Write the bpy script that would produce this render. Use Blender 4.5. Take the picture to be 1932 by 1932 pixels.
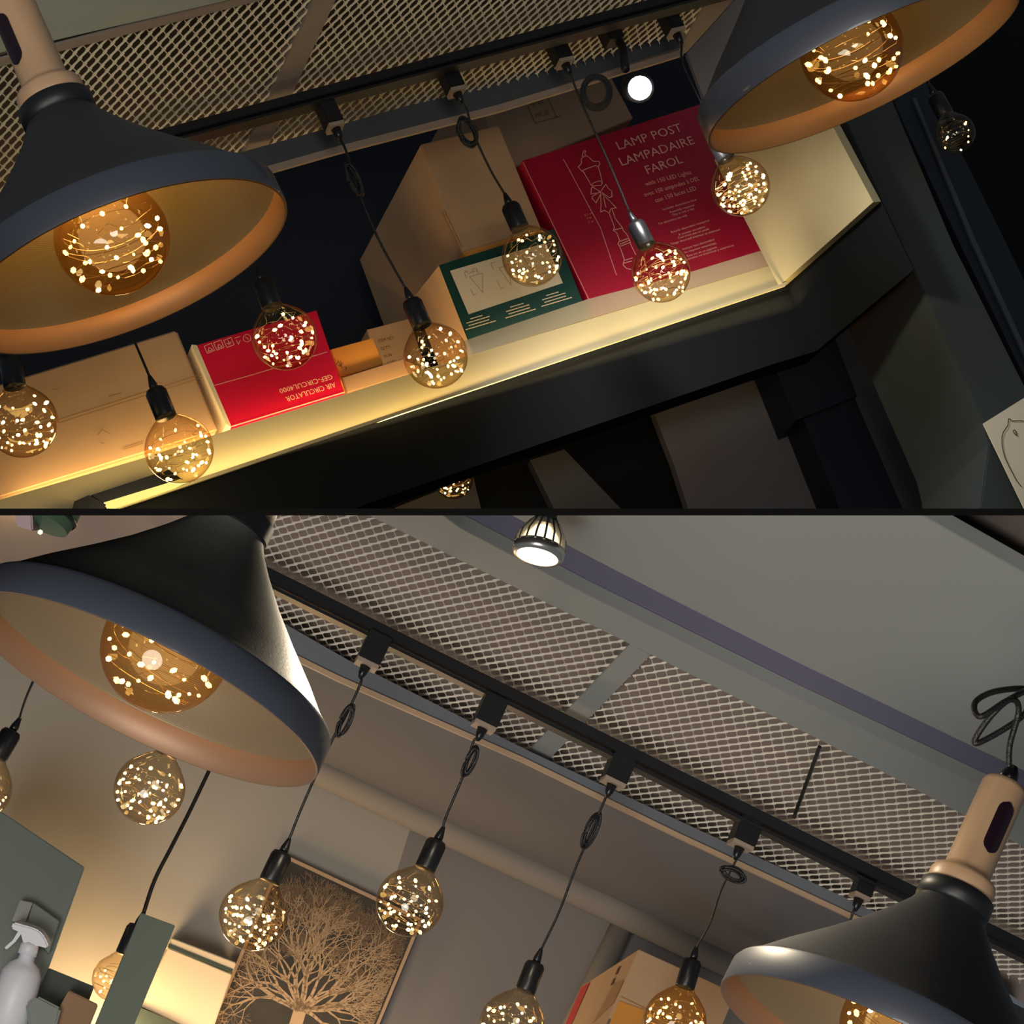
import bpy, bmesh, math, random
from mathutils import Vector, Matrix
V = Vector
random.seed(7)
S = bpy.context.scene
COL = S.collection
for o in list(bpy.data.objects): bpy.data.objects.remove(o)

# ------------------------------------------------------------------ camera
F = 4000.0                                  # focal length in pixels of the 1932 px frame
cam_d = bpy.data.cameras.new('camera'); cam = bpy.data.objects.new('camera', cam_d); COL.objects.link(cam)
cam.location = (0, 0, 0); cam.rotation_euler = (math.pi / 2, 0, 0)
cam_d.sensor_width = 36.0; cam_d.lens = F / 1932 * 36.0
cam_d.clip_start = 0.05; cam_d.clip_end = 60
S.camera = cam
# ------------------------------------------------------------------ world, view, big lights
w = bpy.data.worlds.new('world'); S.world = w; w.use_nodes = True
w.node_tree.nodes['Background'].inputs[0].default_value = (0.80, 0.90, 1.0, 1)
w.node_tree.nodes['Background'].inputs[1].default_value = 0.10
S.view_settings.view_transform = 'Standard'; S.view_settings.look = 'None'
S.view_settings.exposure = 0.0; S.view_settings.gamma = 1.0; S.view_settings.use_curve_mapping = False

def lamp(name, kind, loc, energy, color, aim=None, **kw):
    d = bpy.data.lights.new(name, kind); d.energy = energy; d.color = color
    for k, v in kw.items(): setattr(d, k, v)
    o = bpy.data.objects.new(name, d); COL.objects.link(o); o.location = loc
    if aim is not None: o.rotation_euler = (V(aim) - V(loc)).to_track_quat('-Z', 'Y').to_euler()
    return o
# unseen fill lights added behind the camera, one above and one below the divider
lamp('fill_light_upper', 'AREA', (0.2, -0.3, 0.45), 18, (1.0, 0.93, 0.84), (-0.1, 3.2, 0.8), shape='DISK', size=0.7)
lamp('fill_light_lower', 'AREA', (-0.9, -0.3, -0.8), 60, (1.0, 0.94, 0.86), (0, 3.2, -0.5), shape='DISK', size=1.5)

# ------------------------------------------------------------------ frames of the two rooms
def ray(px, py): return V(((px - 966) / F, 1.0, -(py - 966) / F))
def P(px, py, d): return ray(px, py) * d
def frame(roll, tilt, turn):
    r, t, a = (math.radians(x) for x in (roll, tilt, turn))
    ur = V((-math.sin(r), 0, math.cos(r))); right = V((math.cos(r), 0, math.sin(r)))
    U = ur * math.cos(t) + V((0, 1, 0)) * math.sin(t)
    Fw = V((0, 1, 0)) * math.cos(t) - ur * math.sin(t)
    D = right * math.cos(a) + Fw * math.sin(a)
    N = -right * math.sin(a) + Fw * math.cos(a)
    return U, D, N
UA, DA, NA = frame(24.5, 16.0, 24.7)
UB, DB, NB = frame(-24.5, 21.0, 5.3)
UBC, _, _ = frame(-24.5, 28.0, 5.3)
class Plane:
    def __init__(s, p, n): s.p = p.copy(); s.n = n.normalized()
    def on(s, px, py):
        r = ray(px, py); return r * (s.p.dot(s.n) / r.dot(s.n))
    def shift(s, v): return Plane(s.p + v, s.n)
ROOM = ['A']; Z0 = 0.0024

# ------------------------------------------------------------------ materials
def mat(name, col, rough=0.6, metal=0.0, noise=0.0, nscale=12.0, bump=0.0, bscale=60.0, spec=0.5, col2=None, stretch=None, bmode='noise', coat=0.0):
    m = bpy.data.materials.new(name); m.use_nodes = True; nt = m.node_tree; b = nt.nodes['Principled BSDF']
    b.inputs['Base Color'].default_value = (*col, 1); b.inputs['Roughness'].default_value = rough
    b.inputs['Metallic'].default_value = metal; b.inputs['Specular IOR Level'].default_value = spec
    b.inputs['Coat Weight'].default_value = coat
    tc = nt.nodes.new('ShaderNodeTexCoord'); mp = nt.nodes.new('ShaderNodeMapping')
    nt.links.new(tc.outputs['Object'], mp.inputs[0])
    if stretch: mp.inputs['Scale'].default_value = stretch
    if noise > 0 or col2:
        n = nt.nodes.new('ShaderNodeTexNoise'); n.inputs['Scale'].default_value = nscale; n.inputs['Detail'].default_value = 6
        nt.links.new(mp.outputs[0], n.inputs['Vector'])
        mx = nt.nodes.new('ShaderNodeMix'); mx.data_type = 'RGBA'
        c2 = col2 or tuple(c * (1 - noise) for c in col)
        mx.inputs[6].default_value = (*col, 1); mx.inputs[7].default_value = (*c2, 1)
        cr = nt.nodes.new('ShaderNodeValToRGB'); cr.color_ramp.elements[0].position = 0.35; cr.color_ramp.elements[1].position = 0.68
        nt.links.new(n.outputs['Fac'], cr.inputs[0]); nt.links.new(cr.outputs[0], mx.inputs[0])
        nt.links.new(mx.outputs[2], b.inputs['Base Color'])
    if bump > 0:
        if bmode == 'ring':
            n2 = nt.nodes.new('ShaderNodeTexWave'); n2.wave_type = 'BANDS'; n2.bands_direction = 'Z'; n2.inputs['Scale'].default_value = bscale
            n2.inputs['Distortion'].default_value = 0.6
        else:
            n2 = nt.nodes.new('ShaderNodeTexNoise'); n2.inputs['Scale'].default_value = bscale; n2.inputs['Detail'].default_value = 4
        nt.links.new(mp.outputs[0], n2.inputs['Vector'])
        bp = nt.nodes.new('ShaderNodeBump'); bp.inputs['Strength'].default_value = bump; bp.inputs['Distance'].default_value = 0.002
        nt.links.new(n2.outputs[0], bp.inputs['Height']); nt.links.new(bp.outputs[0], b.inputs['Normal'])
    return m
def srgb(r, g, b):
    f = lambda c: ((c / 255 + 0.055) / 1.055) ** 2.4 if c > 10 else c / 255 / 12.92
    return (f(r), f(g), f(b))
def emis(name, col, strength, sampled=True):
    m = bpy.data.materials.new(name); m.use_nodes = True; nt = m.node_tree; nt.nodes.clear()
    e = nt.nodes.new('ShaderNodeEmission'); e.inputs[0].default_value = (*col, 1); e.inputs[1].default_value = strength
    o = nt.nodes.new('ShaderNodeOutputMaterial'); nt.links.new(e.outputs[0], o.inputs[0])
    if not sampled: m.cycles.emission_sampling = 'NONE'
    return m
def glass(name, tint, edge, gloss=1.0):
    """thin clear glass: tinted see-through wall with a mirror reflection that grows at the rim"""
    m = bpy.data.materials.new(name); m.use_nodes = True; nt = m.node_tree; nt.nodes.clear()
    t = nt.nodes.new('ShaderNodeBsdfTransparent'); g = nt.nodes.new('ShaderNodeBsdfGlossy'); g.inputs['Roughness'].default_value = 0.03
    g.inputs['Color'].default_value = (1, .95, .85, 1)
    lw = nt.nodes.new('ShaderNodeLayerWeight'); lw.inputs[0].default_value = 0.25
    mx = nt.nodes.new('ShaderNodeMix'); mx.data_type = 'RGBA'; mx.inputs[6].default_value = (*tint, 1); mx.inputs[7].default_value = (*edge, 1)
    nt.links.new(lw.outputs['Facing'], mx.inputs[0]); nt.links.new(mx.outputs[2], t.inputs[0])
    l2 = nt.nodes.new('ShaderNodeLayerWeight'); l2.inputs[0].default_value = 0.5
    pw = nt.nodes.new('ShaderNodeMath'); pw.operation = 'POWER'; pw.inputs[1].default_value = 4.5; nt.links.new(l2.outputs['Facing'], pw.inputs[0])
    mu = nt.nodes.new('ShaderNodeMath'); mu.operation = 'MULTIPLY_ADD'; mu.inputs[1].default_value = 0.35 * gloss; mu.inputs[2].default_value = 0.035 * gloss
    nt.links.new(pw.outputs[0], mu.inputs[0])
    ms = nt.nodes.new('ShaderNodeMixShader'); nt.links.new(mu.outputs[0], ms.inputs[0])
    nt.links.new(t.outputs[0], ms.inputs[1]); nt.links.new(g.outputs[0], ms.inputs[2])
    o = nt.nodes.new('ShaderNodeOutputMaterial'); nt.links.new(ms.outputs[0], o.inputs[0])
    return m
M = {}
M['black_metal'] = mat('black_metal', (0.012, 0.013, 0.016), 0.45, noise=0.3)
M['black_plastic'] = mat('black_plastic', (0.010, 0.010, 0.012), 0.32)
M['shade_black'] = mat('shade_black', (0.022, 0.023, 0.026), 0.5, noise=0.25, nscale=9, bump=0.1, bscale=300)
M['shade_black_lit'] = mat('shade_black_lit', (0.20, 0.196, 0.18), 0.42, noise=0.3, nscale=9, bump=0.1, bscale=300)  # lighter copy of the black shade, with light and haze put into the colour
M['rim_band'] = mat('rim_band', (0.045, 0.052, 0.072), 0.42, coat=0.2)
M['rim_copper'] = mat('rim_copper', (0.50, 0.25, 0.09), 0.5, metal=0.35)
M['gold_dim'] = mat('gold_dim', (0.30, 0.23, 0.14), 0.42, metal=0.6, bump=0.06, bscale=220, bmode='ring')  # darker copy of the gold, dimmed in colour against the strong fill light
M['rim_copper_dim'] = mat('rim_copper_dim', (0.26, 0.15, 0.09), 0.5, metal=0.35)  # darker copy of the rim copper, dimmed in colour the same way
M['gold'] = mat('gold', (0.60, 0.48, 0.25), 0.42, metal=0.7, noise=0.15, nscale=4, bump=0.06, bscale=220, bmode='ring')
M['wood'] = mat('wood', (0.52, 0.33, 0.19), 0.42, noise=0.12, nscale=10, stretch=(6, 6, 1))
M['slot'] = mat('slot', (0.012, 0.005, 0.010), 0.25)
M['cord'] = mat('cord', (0.014, 0.013, 0.013), 0.35, bump=0.5, bscale=500)
M['wire'] = mat('wire', (0.75, 0.48, 0.25), 0.3, metal=0.9)
M['glass'] = glass('bulb_glass', (0.97, 0.90, 0.76), (0.62, 0.45, 0.25), 1.5)
M['glass_amber'] = glass('bulb_glass_amber', (0.97, 0.80, 0.52), (0.66, 0.40, 0.16), 1.3)
M['led'] = emis('led', (1.0, 0.66, 0.22), 9, False)
M['led_w'] = emis('led_white', (1.0, 0.84, 0.5), 11, False)
M['mesh_a'] = mat('mesh_a', srgb(240, 225, 195), 0.55, noise=0.25, nscale=5)
M['mesh_b'] = mat('mesh_b', srgb(245, 235, 218), 0.55, noise=0.2, nscale=5)
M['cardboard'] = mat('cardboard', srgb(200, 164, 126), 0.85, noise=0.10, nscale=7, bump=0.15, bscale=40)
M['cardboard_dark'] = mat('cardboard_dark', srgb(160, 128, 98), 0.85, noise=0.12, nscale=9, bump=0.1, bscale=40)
M['cardboard_orange'] = mat('cardboard_orange', srgb(222, 150, 62), 0.8, noise=0.10, nscale=12)
M['tape'] = mat('tape', srgb(176, 130, 70), 0.35)
M['red'] = mat('red', (0.72, 0.004, 0.045), 0.42, noise=0.12, nscale=5)
M['crimson'] = mat('crimson', (0.42, 0.008, 0.035), 0.36, noise=0.15, nscale=4)
M['green'] = mat('green', (0.008, 0.060, 0.045), 0.4)
M['paper'] = mat('paper', srgb(232, 218, 190), 0.8)
M['print_pink'] = mat('print_pink', srgb(240, 180, 165), 0.6)
M['print_cream'] = mat('print_cream', srgb(245, 225, 185), 0.6)
M['ink'] = mat('ink', srgb(90, 60, 35), 0.7)
M['ink_tan'] = mat('ink_tan', srgb(170, 130, 85), 0.7)
M['cream'] = mat('cream', srgb(205, 188, 142), 0.45, noise=0.05, nscale=2)
M['acrylic'] = mat('acrylic', (0.62, 0.52, 0.34), 0.25); M['acrylic'].node_tree.nodes['Principled BSDF'].inputs['Alpha'].default_value = 0.5
M['fascia'] = mat('fascia', (0.006, 0.007, 0.008), 0.8, spec=0.15, noise=0.25, nscale=3)
M['navy'] = mat('navy', (0.016, 0.019, 0.030), 0.8, noise=0.3, nscale=2)
M['beam_a'] = mat('beam_a', (0.075, 0.085, 0.095), 0.7)
M['trim_a'] = mat('trim_a', srgb(168, 148, 130), 0.6)
M['bar_a'] = mat('bar_a', srgb(156, 142, 130), 0.6)
M['board_a'] = mat('board_a', srgb(176, 184, 170), 0.7)
M['void_a'] = mat('void_a', (0.06, 0.045, 0.032), 0.9)
M['grey_panel'] = mat('grey_panel', (0.17, 0.172, 0.184), 0.75, noise=0.2, nscale=2)
M['column'] = mat('column', (0.040, 0.050, 0.046), 0.6, noise=0.15, nscale=3)
M['navy2'] = mat('navy2', (0.010, 0.015, 0.026), 0.5)
M['plate'] = mat('plate', (0.0015, 0.0015, 0.0015), 0.9, spec=0.05)
M['void_b'] = mat('void_b', srgb(158, 140, 128), 0.9)
M['board_b'] = mat('board_b', srgb(150, 152, 148), 0.55)
M['slot_b'] = mat('slot_b', srgb(112, 108, 128), 0.8)
M['beam_b'] = mat('beam_b', srgb(112, 116, 124), 0.7)
M['soffit_b'] = mat('soffit_b', srgb(108, 106, 110), 0.8)
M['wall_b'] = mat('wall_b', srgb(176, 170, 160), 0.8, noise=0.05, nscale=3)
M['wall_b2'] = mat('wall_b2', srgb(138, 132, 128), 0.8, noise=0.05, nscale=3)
M['duct'] = mat('duct', srgb(138, 130, 122), 0.7)
M['frame_b'] = mat('frame_b', srgb(190, 160, 130), 0.5)
M['picture'] = mat('picture', srgb(66, 62, 54), 0.7, noise=0.5, nscale=14)
M['tree_ink'] = mat('tree_ink', srgb(196, 166, 130), 0.8)
M['tree_ink2'] = mat('tree_ink2', srgb(140, 116, 90), 0.8)
M['green_grey'] = mat('green_grey', srgb(118, 128, 120), 0.35, noise=0.15, nscale=4)
M['dark_green'] = mat('dark_green', srgb(58, 70, 62), 0.6)
M['white_plastic'] = mat('white_plastic', srgb(232, 232, 240), 0.4)
M['white_b'] = mat('white_b', srgb(222, 205, 175), 0.6)
M['red_print'] = mat('red_print', srgb(190, 60, 60), 0.7)
M['silver'] = mat('silver', (0.75, 0.72, 0.68), 0.25, metal=0.9)
M['pinkish'] = mat('pinkish', srgb(170, 145, 150), 0.5)
M['green_glow'] = emis('green_led', (0.75, 1.0, 0.6), 1.6)
M['green_lit_body'] = mat('green_lit_body', srgb(70, 100, 76), 0.3)  # dark body coloured green for the green light on it
M['spot_white'] = emis('spot_white', (1, 1, 0.97), 9)
M['spot_warm'] = emis('spot_warm', (1.0, 0.80, 0.50), 9)
M['vent_glow'] = emis('vent_glow', (1.0, 0.82, 0.5), 3.0)
M['strip'] = emis('strip', (1.0, 0.85, 0.22), 1.1)

# ------------------------------------------------------------------ linking
WM = {}
def link(name, bm, m, parent=None, smooth=False, origin=None, shift_mats=None):
    z = Z0 if ROOM[0] == 'A' else -Z0
    zs = [v.co.z for v in bm.verts]
    if zs and ROOM[0] != 'N':
        n = V((0, 0, -1)) if ROOM[0] == 'A' else V((0, 0, 1))
        if (ROOM[0] == 'A' and min(zs) < z) or (ROOM[0] == 'B' and max(zs) > z):
            bmesh.ops.bisect_plane(bm, geom=bm.verts[:] + bm.edges[:] + bm.faces[:], plane_co=(0, 0, z), plane_no=n, clear_outer=True)
    if not bm.verts: bm.free(); return None
    if smooth:
        for f in bm.faces: f.smooth = True
        for e in bm.edges:
            if len(e.link_faces) == 2 and e.calc_face_angle(0) > math.radians(35): e.smooth = False
    me = bpy.data.meshes.new(name)
    if parent is None:
        if origin is None:
            origin = V((0, 0, 0))
            for v in bm.verts: origin += v.co
            origin /= len(bm.verts)
        mw = Matrix.Translation(origin)
    else: mw = WM[parent.name]
    bm.transform(mw.inverted()); bm.to_mesh(me); bm.free()
    ms = m if isinstance(m, (list, tuple)) else [m]
    for x in ms: me.materials.append(M[x])
    o = bpy.data.objects.new(name, me); COL.objects.link(o)
    if parent is None: o.matrix_world = mw
    else: o.parent = parent
    WM[o.name] = mw
    return o
def tag(o, label, cat=None, group=None):
    o['label'] = label
    if cat: o['category'] = cat
    if group: o['group'] = group
    return o
def struct(o):
    if o: o['kind'] = 'structure'
    return o
def stuff(o):
    if o: o['kind'] = 'stuff'
    return o
def empty(name, loc, zaxis, label, cat, group=None, xaxis=None):
    o = bpy.data.objects.new(name, None); COL.objects.link(o)
    z = zaxis.normalized(); x = (xaxis or V((1, 0, 0))); x = (x - z * x.dot(z)).normalized(); y = z.cross(x)
    mw = Matrix((x, y, z)).transposed().to_4x4(); mw.translation = loc
    o.matrix_world = mw; WM[o.name] = mw; o.empty_display_size = 0.03
    tag(o, label, cat, group); return o
# ------------------------------------------------------------------ shapes (world coordinates)
def B(): return bmesh.new()
def basis(z, x=None):
    z = z.normalized(); x = x or V((1, 0, 0))
    if abs(x.normalized().dot(z)) > 0.95: x = V((0, 1, 0))
    x = (x - z * x.dot(z)).normalized(); return x, z.cross(x), z
def lathe(bm, o, ax, prof, seg=48, x=None, a0=0, a1=2 * math.pi):
    X, Y, Z = basis(ax, x); rings = []; full = abs(a1 - a0 - 2 * math.pi) < 1e-6
    n = seg if full else seg + 1
    for r, h in prof:
        if r < 1e-6 and full: rings.append([bm.verts.new(o + Z * h)]); continue
        rings.append([bm.verts.new(o + Z * h + (X * math.cos(a0 + (a1 - a0) * i / seg) + Y * math.sin(a0 + (a1 - a0) * i / seg)) * r) for i in range(n)])
    for a, b in zip(rings, rings[1:]):
        for i in range(seg if full else seg):
            j = (i + 1) % n if full else i + 1
            if len(a) == 1 and len(b) > 1: bm.faces.new((a[0], b[j], b[i])) if False else bm.faces.new((a[0], b[i], b[j]))
            elif len(b) == 1 and len(a) > 1: bm.faces.new((a[i], b[0], a[j]))
            elif len(a) > 1: bm.faces.new((a[i], b[i], b[j], a[j]))
def ball(bm, c, r, seg=10): 
    bmesh.ops.create_icosphere(bm, subdivisions=1 if seg < 12 else 3, radius=r, matrix=Matrix.Translation(c))
def smooth_pts(pts, n=6):
    if len(pts) < 3: return pts
    out = []; p = [pts[0] * 2 - pts[1]] + list(pts) + [pts[-1] * 2 - pts[-2]]
    for i in range(1, len(p) - 2):
        a, b, c, d = p[i - 1:i + 3]
        for k in range(n):
            t = k / n
            out.append(0.5 * ((2 * b) + (c - a) * t + (2 * a - 5 * b + 4 * c - d) * t * t + (-a + 3 * b - 3 * c + d) * t ** 3))
    out.append(pts[-1]); return out
def tube(bm, pts, r, seg=8, cap=True, r1=None):
    prev = None; X = None; rings = []
    for i, p in enumerate(pts):
        t = (pts[min(i + 1, len(pts) - 1)] - pts[max(i - 1, 0)])
        if t.length < 1e-9: t = V((0, 0, 1))
        t.normalize()
        if X is None: X, Y, _ = basis(t, V((0, 1, 0)))
        X = (X - t * X.dot(t)).normalized(); Y = t.cross(X)
        rr = r if r1 is None else r + (r1 - r) * i / max(1, len(pts) - 1)
        rings.append([bm.verts.new(p + (X * math.cos(2 * math.pi * k / seg) + Y * math.sin(2 * math.pi * k / seg)) * rr) for k in range(seg)])
    for a, b in zip(rings, rings[1:]):
        for k in range(seg): bm.faces.new((a[k], a[(k + 1) % seg], b[(k + 1) % seg], b[k]))
    if cap and len(rings) > 1: bm.faces.new(rings[0][::-1]); bm.faces.new(rings[-1])
def obox(bm, c, ax, sz, bevel=0):
    """box with centre c, three axes and full sizes"""
    vs = []
    for i in (-1, 1):
        for j in (-1, 1):
            for k in (-1, 1): vs.append(bm.verts.new(c + ax[0] * sz[0] * i / 2 + ax[1] * sz[1] * j / 2 + ax[2] * sz[2] * k / 2))
    for f in ((0, 1, 3, 2), (4, 6, 7, 5), (0, 4, 5, 1), (2, 3, 7, 6), (0, 2, 6, 4), (1, 5, 7, 3)): bm.faces.new([vs[i] for i in f])
    if bevel: bmesh.ops.bevel(bm, geom=[e for e in bm.edges if e.verts[0] in vs], offset=bevel, segments=2, affect='EDGES')
def prism(bm, pts, ext, bevel=0):
    a = [bm.verts.new(p) for p in pts]; b = [bm.verts.new(p + ext) for p in pts]; n = len(pts)
    fs = [bm.faces.new(a), bm.faces.new(b[::-1])]
    for i in range(n): fs.append(bm.faces.new((a[i], b[i], b[(i + 1) % n], a[(i + 1) % n])))
    bmesh.ops.recalc_face_normals(bm, faces=fs)
    if bevel: bmesh.ops.bevel(bm, geom=list({e for f in fs for e in f.edges}), offset=bevel, segments=2, affect='EDGES')
def slab(name, px, plane, ext, m, parent=None, bevel=0):
    bm = B(); prism(bm, [plane.on(*p) for p in px], ext, bevel); return link(name, bm, m, parent)
def quadbox(bm, q, plane, vec, bevel=0.0015):
    prism(bm, [plane.on(*p) for p in q], vec, bevel)
# ---- flat print
def ribbon(bm, pts, w, n):
    for i in range(len(pts) - 1):
        a, b = pts[i], pts[i + 1]; t = (b - a)
        if t.length < 1e-7: continue
        s = t.normalized().cross(n) * w / 2; t = t.normalized() * w * 0.3
        bm.faces.new([bm.verts.new(p) for p in (a - s - t, b - s + t, b + s + t, a + s - t)])
def lines(name, polys, wpx, plane, m, parent, lift=0.0012):
    bm = B(); pl = plane.shift(-nrm(plane) * lift)
    for poly in polys:
        pts = [pl.on(*p) for p in poly]; ribbon(bm, pts, wpx * pts[0].y / F, pl.n)
    return link(name, bm, m, parent)
def nrm(plane): return plane.n if plane.n.y > 0 else -plane.n
def patch(name, px, plane, m, parent, lift=0.001):
    pl = plane.shift(-nrm(plane) * lift); bm = B(); bm.faces.new([bm.verts.new(pl.on(*p)) for p in px]); return link(name, bm, m, parent)
TXT = {}
def glyphs(s):
    if s in TXT: return TXT[s]
    c = bpy.data.curves.new('t', 'FONT'); c.body = s; c.size = 1; c.resolution_u = 2
    o = bpy.data.objects.new('t', c); COL.objects.link(o); bpy.context.view_layer.update()
    me = bpy.data.meshes.new_from_object(o.evaluated_get(bpy.context.evaluated_depsgraph_get()))
    vs = [v.co.copy() for v in me.vertices]; fs = [list(p.vertices) for p in me.polygons]
    bpy.data.objects.remove(o); bpy.data.curves.remove(c); bpy.data.meshes.remove(me)
    x0 = min(v.x for v in vs); x1 = max(v.x for v in vs)
    TXT[s] = (vs, fs, x0, x1); return TXT[s]
def text(bm, s, a, b, cap, plane, up, lift=0.0014):
    """s runs from pixel a to pixel b (baseline) on the plane, cap height in pixels along 'up' (a 3D direction)"""
    vs, fs, x0, x1 = glyphs(s); pl = plane.shift(-nrm(plane) * lift)
    A = pl.on(*a); X = (pl.on(*b) - A) / (x1 - x0); Y = up.normalized() * cap * A.y / F / 0.70
    nv = [bm.verts.new(A + X * (v.x - x0) + Y * v.y) for v in vs]
    for f in fs:
        try: bm.faces.new([nv[i] for i in f])
        except ValueError: pass

def word(s, a, b, cap, plane, up, m, parent):
    bm = B(); text(bm, s, a, b, cap, plane, up); return stuff(link('lettering', bm, m, parent))
# ------------------------------------------------------------------ plate added for the dark dividing band, also keeps the rooms' light apart
ROOM[0] = 'N'
bm = B(); obox(bm, V((0, 4.7, 0)), (V((1, 0, 0)), V((0, 1, 0)), V((0, 0, 1))), (6, 7.0, 0.0039))
o = struct(link('divider_plate', bm, 'plate')); tag(o, 'thin black plate added to divide the upper room from the lower room', 'divider')

# ------------------------------------------------------------------ expanded metal
def in_poly(x, y, poly):
    c = False; n = len(poly)
    for i in range(n):
        (x1, y1), (x2, y2) = poly[i], poly[(i + 1) % n]
        if (y1 > y) != (y2 > y) and x < (x2 - x1) * (y - y1) / (y2 - y1) + x1: c = not c
    return c
def proj(p): return (966 + F * p.x / p.y, 966 - F * p.z / p.y)
def mesh_panel(poly, ref, v1, v2, plane, up, m, parent, w1, w2, tilt):
    O = plane.on(*ref); a = plane.on(ref[0] + v1[0], ref[1] + v1[1]) - O; b = plane.on(ref[0] + v2[0], ref[1] + v2[1]) - O
    s = O.y / F; bm = B(); R = 90
    n = up.normalized()
    def strand(p, q, wd, th, tl):
        t = (q - p); L = t.length; t.normalize(); sd = t.cross(n).normalized()
        sd2 = (sd * math.cos(tl) + n * math.sin(tl)); th2 = sd2.cross(t)
        vs = []
        for e in (p, q):
            for i, j in ((-1, -1), (1, -1), (1, 1), (-1, 1)): vs.append(bm.verts.new(e + sd2 * wd * i / 2 + th2 * th * j / 2))
        for i in range(4): bm.faces.new((vs[i], vs[(i + 1) % 4], vs[4 + (i + 1) % 4], vs[4 + i]))
        bm.faces.new(vs[:4][::-1]); bm.faces.new(vs[4:])
    for i in range(-R, R):
        for j in range(-R, R):
            p = O + a * i + b * j
            if p.y < 0.5: continue
            x, y = proj(p)
            if x < -90 or x > 2030 or y < -90 or y > 2030 or not in_poly(x, y, poly): continue
            jt = a * 0.12
            strand(p - jt * 0.5, p + b + jt * 0.5, w2 * s, 0.0012, tilt)       # wide strand of the diamond
            strand(p, p + a, w1 * s, 0.0012, -tilt * 0.5)
            # swollen knot where the strands meet
            k = p + b * 0.02; strand(k - b * 0.16 , k + b * 0.16, w2 * 1.45 * s, 0.0016, tilt)
    return stuff(link('mesh_panel', bm, m, parent))

# =================================================================== ROOM A (upper)
ROOM[0] = 'A'
CA = Plane(P(625, 190, 3.30), UA)             # ceiling plane
bm = B(); pl = CA.shift(UA * 0.12)
prism(bm, [pl.on(-500, -60), pl.on(900, -420), pl.on(1750, -420), pl.on(1300, 84), pl.on(-500, 610)], UA * 0.02)
ceilA = struct(link('ceiling', bm, 'void_a')); tag(ceilA, 'dark void above the metal mesh ceiling of the upper room', 'ceiling')
mesh_panel([(-80, 150), (560, -90), (660, -90), (535, 185), (470, 300), (380, 330), (-80, 460)], (340, 97), (8.1, 9.8), (14.7, -16), CA, UA, 'mesh_a', ceilA, 1.7, 3.8, 0.5)
mesh_panel([(640, -90), (1500, -90), (1330, 30), (1283, 70), (900, 175), (640, 250), (505, 292), (478, 305), (540, 175)], (770, 107), (4.3, 9.1), (15.4, -14.5), CA, UA, 'mesh_a', ceilA, 1.7, 3.4, 0.5)
slab('cross_bar', [(620, -60), (662, -60), (490, 312), (450, 312)], CA.shift(-UA * 0.004), UA * 0.02, 'bar_a', ceilA, 0.001)
slab('cross_bar', [(1370, -60), (1440, -60), (1296, 99), (1272, 112)], CA.shift(-UA * 0.004), UA * 0.03, 'bar_a', ceilA, 0.001)
slab('edge_strip', [(-60, 141), (520, -6), (700, -50), (680, -56), (440, -2), (-60, 128)], CA.shift(-UA * 0.006), UA * 0.01, 'bar_a', ceilA)
slab('board', [(-80, 118), (410, 5), (640, -56), (640, -300), (-80, -300)], CA.shift(-UA * 0.012), UA * 0.012, 'board_a', ceilA)
slab('edge_strip', [(-60, 133), (450, 2), (640, -50), (640, -58), (430, -4), (-60, 112)], CA.shift(-UA * 0.002), UA * 0.002, 'black_metal', ceilA)
# beam with pale trim along the far edge of the mesh
PB = Plane(CA.on(640, 245) - NA * 0.03, NA)
tA1 = slab('trim_1', [(330, 322), (640, 236), (1060, 116), (1292, 52), (1300, 84), (938, 199), (640, 276), (350, 358)], PB, NA * 0.012, 'beam_a')
struct(tA1); tag(tA1, 'dark grey beam running below the upper room mesh ceiling', 'beam')
tA2 = slab('trim_2', [(350, 357), (640, 275), (938, 198), (1290, 92), (1290, 103), (938, 211), (640, 288), (350, 371)], PB.shift(-NA * 0.004), NA * 0.006, 'trim_a')
struct(tA2); tag(tA2, 'pale narrow trim under the dark beam of the upper room', 'trim')
# track light rail
TA = Plane(CA.shift(-UA * 0.035).on(625, 186), NA)
def rail(name, a, b, plane, U, N, h, label, room_m='black_metal'):
    p, q = plane.on(*a), plane.on(*b); t = (q - p).normalized(); up = (U - t * U.dot(t)).normalized(); sd = t.cross(up)
    e = empty(name, p, up, label, 'track rail')
    L = (q - p).length; c = (p + q) / 2
    bm = B(); obox(bm, c + up * h * 0.25, (t, up, sd), (L, h * 0.62, 0.03), 0.001); link('rail_body', bm, room_m, e)
    bm = B(); obox(bm, c - up * h * 0.32, (t, up, sd), (L, h * 0.18, 0.024)); link('rail_lip', bm, room_m, e)
    return e
rail('track_rail', (250, 283), (1420, -30), CA.shift(-UA * 0.035), UA, NA, 0.024, 'black track rail below the mesh ceiling of the upper room')

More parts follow.
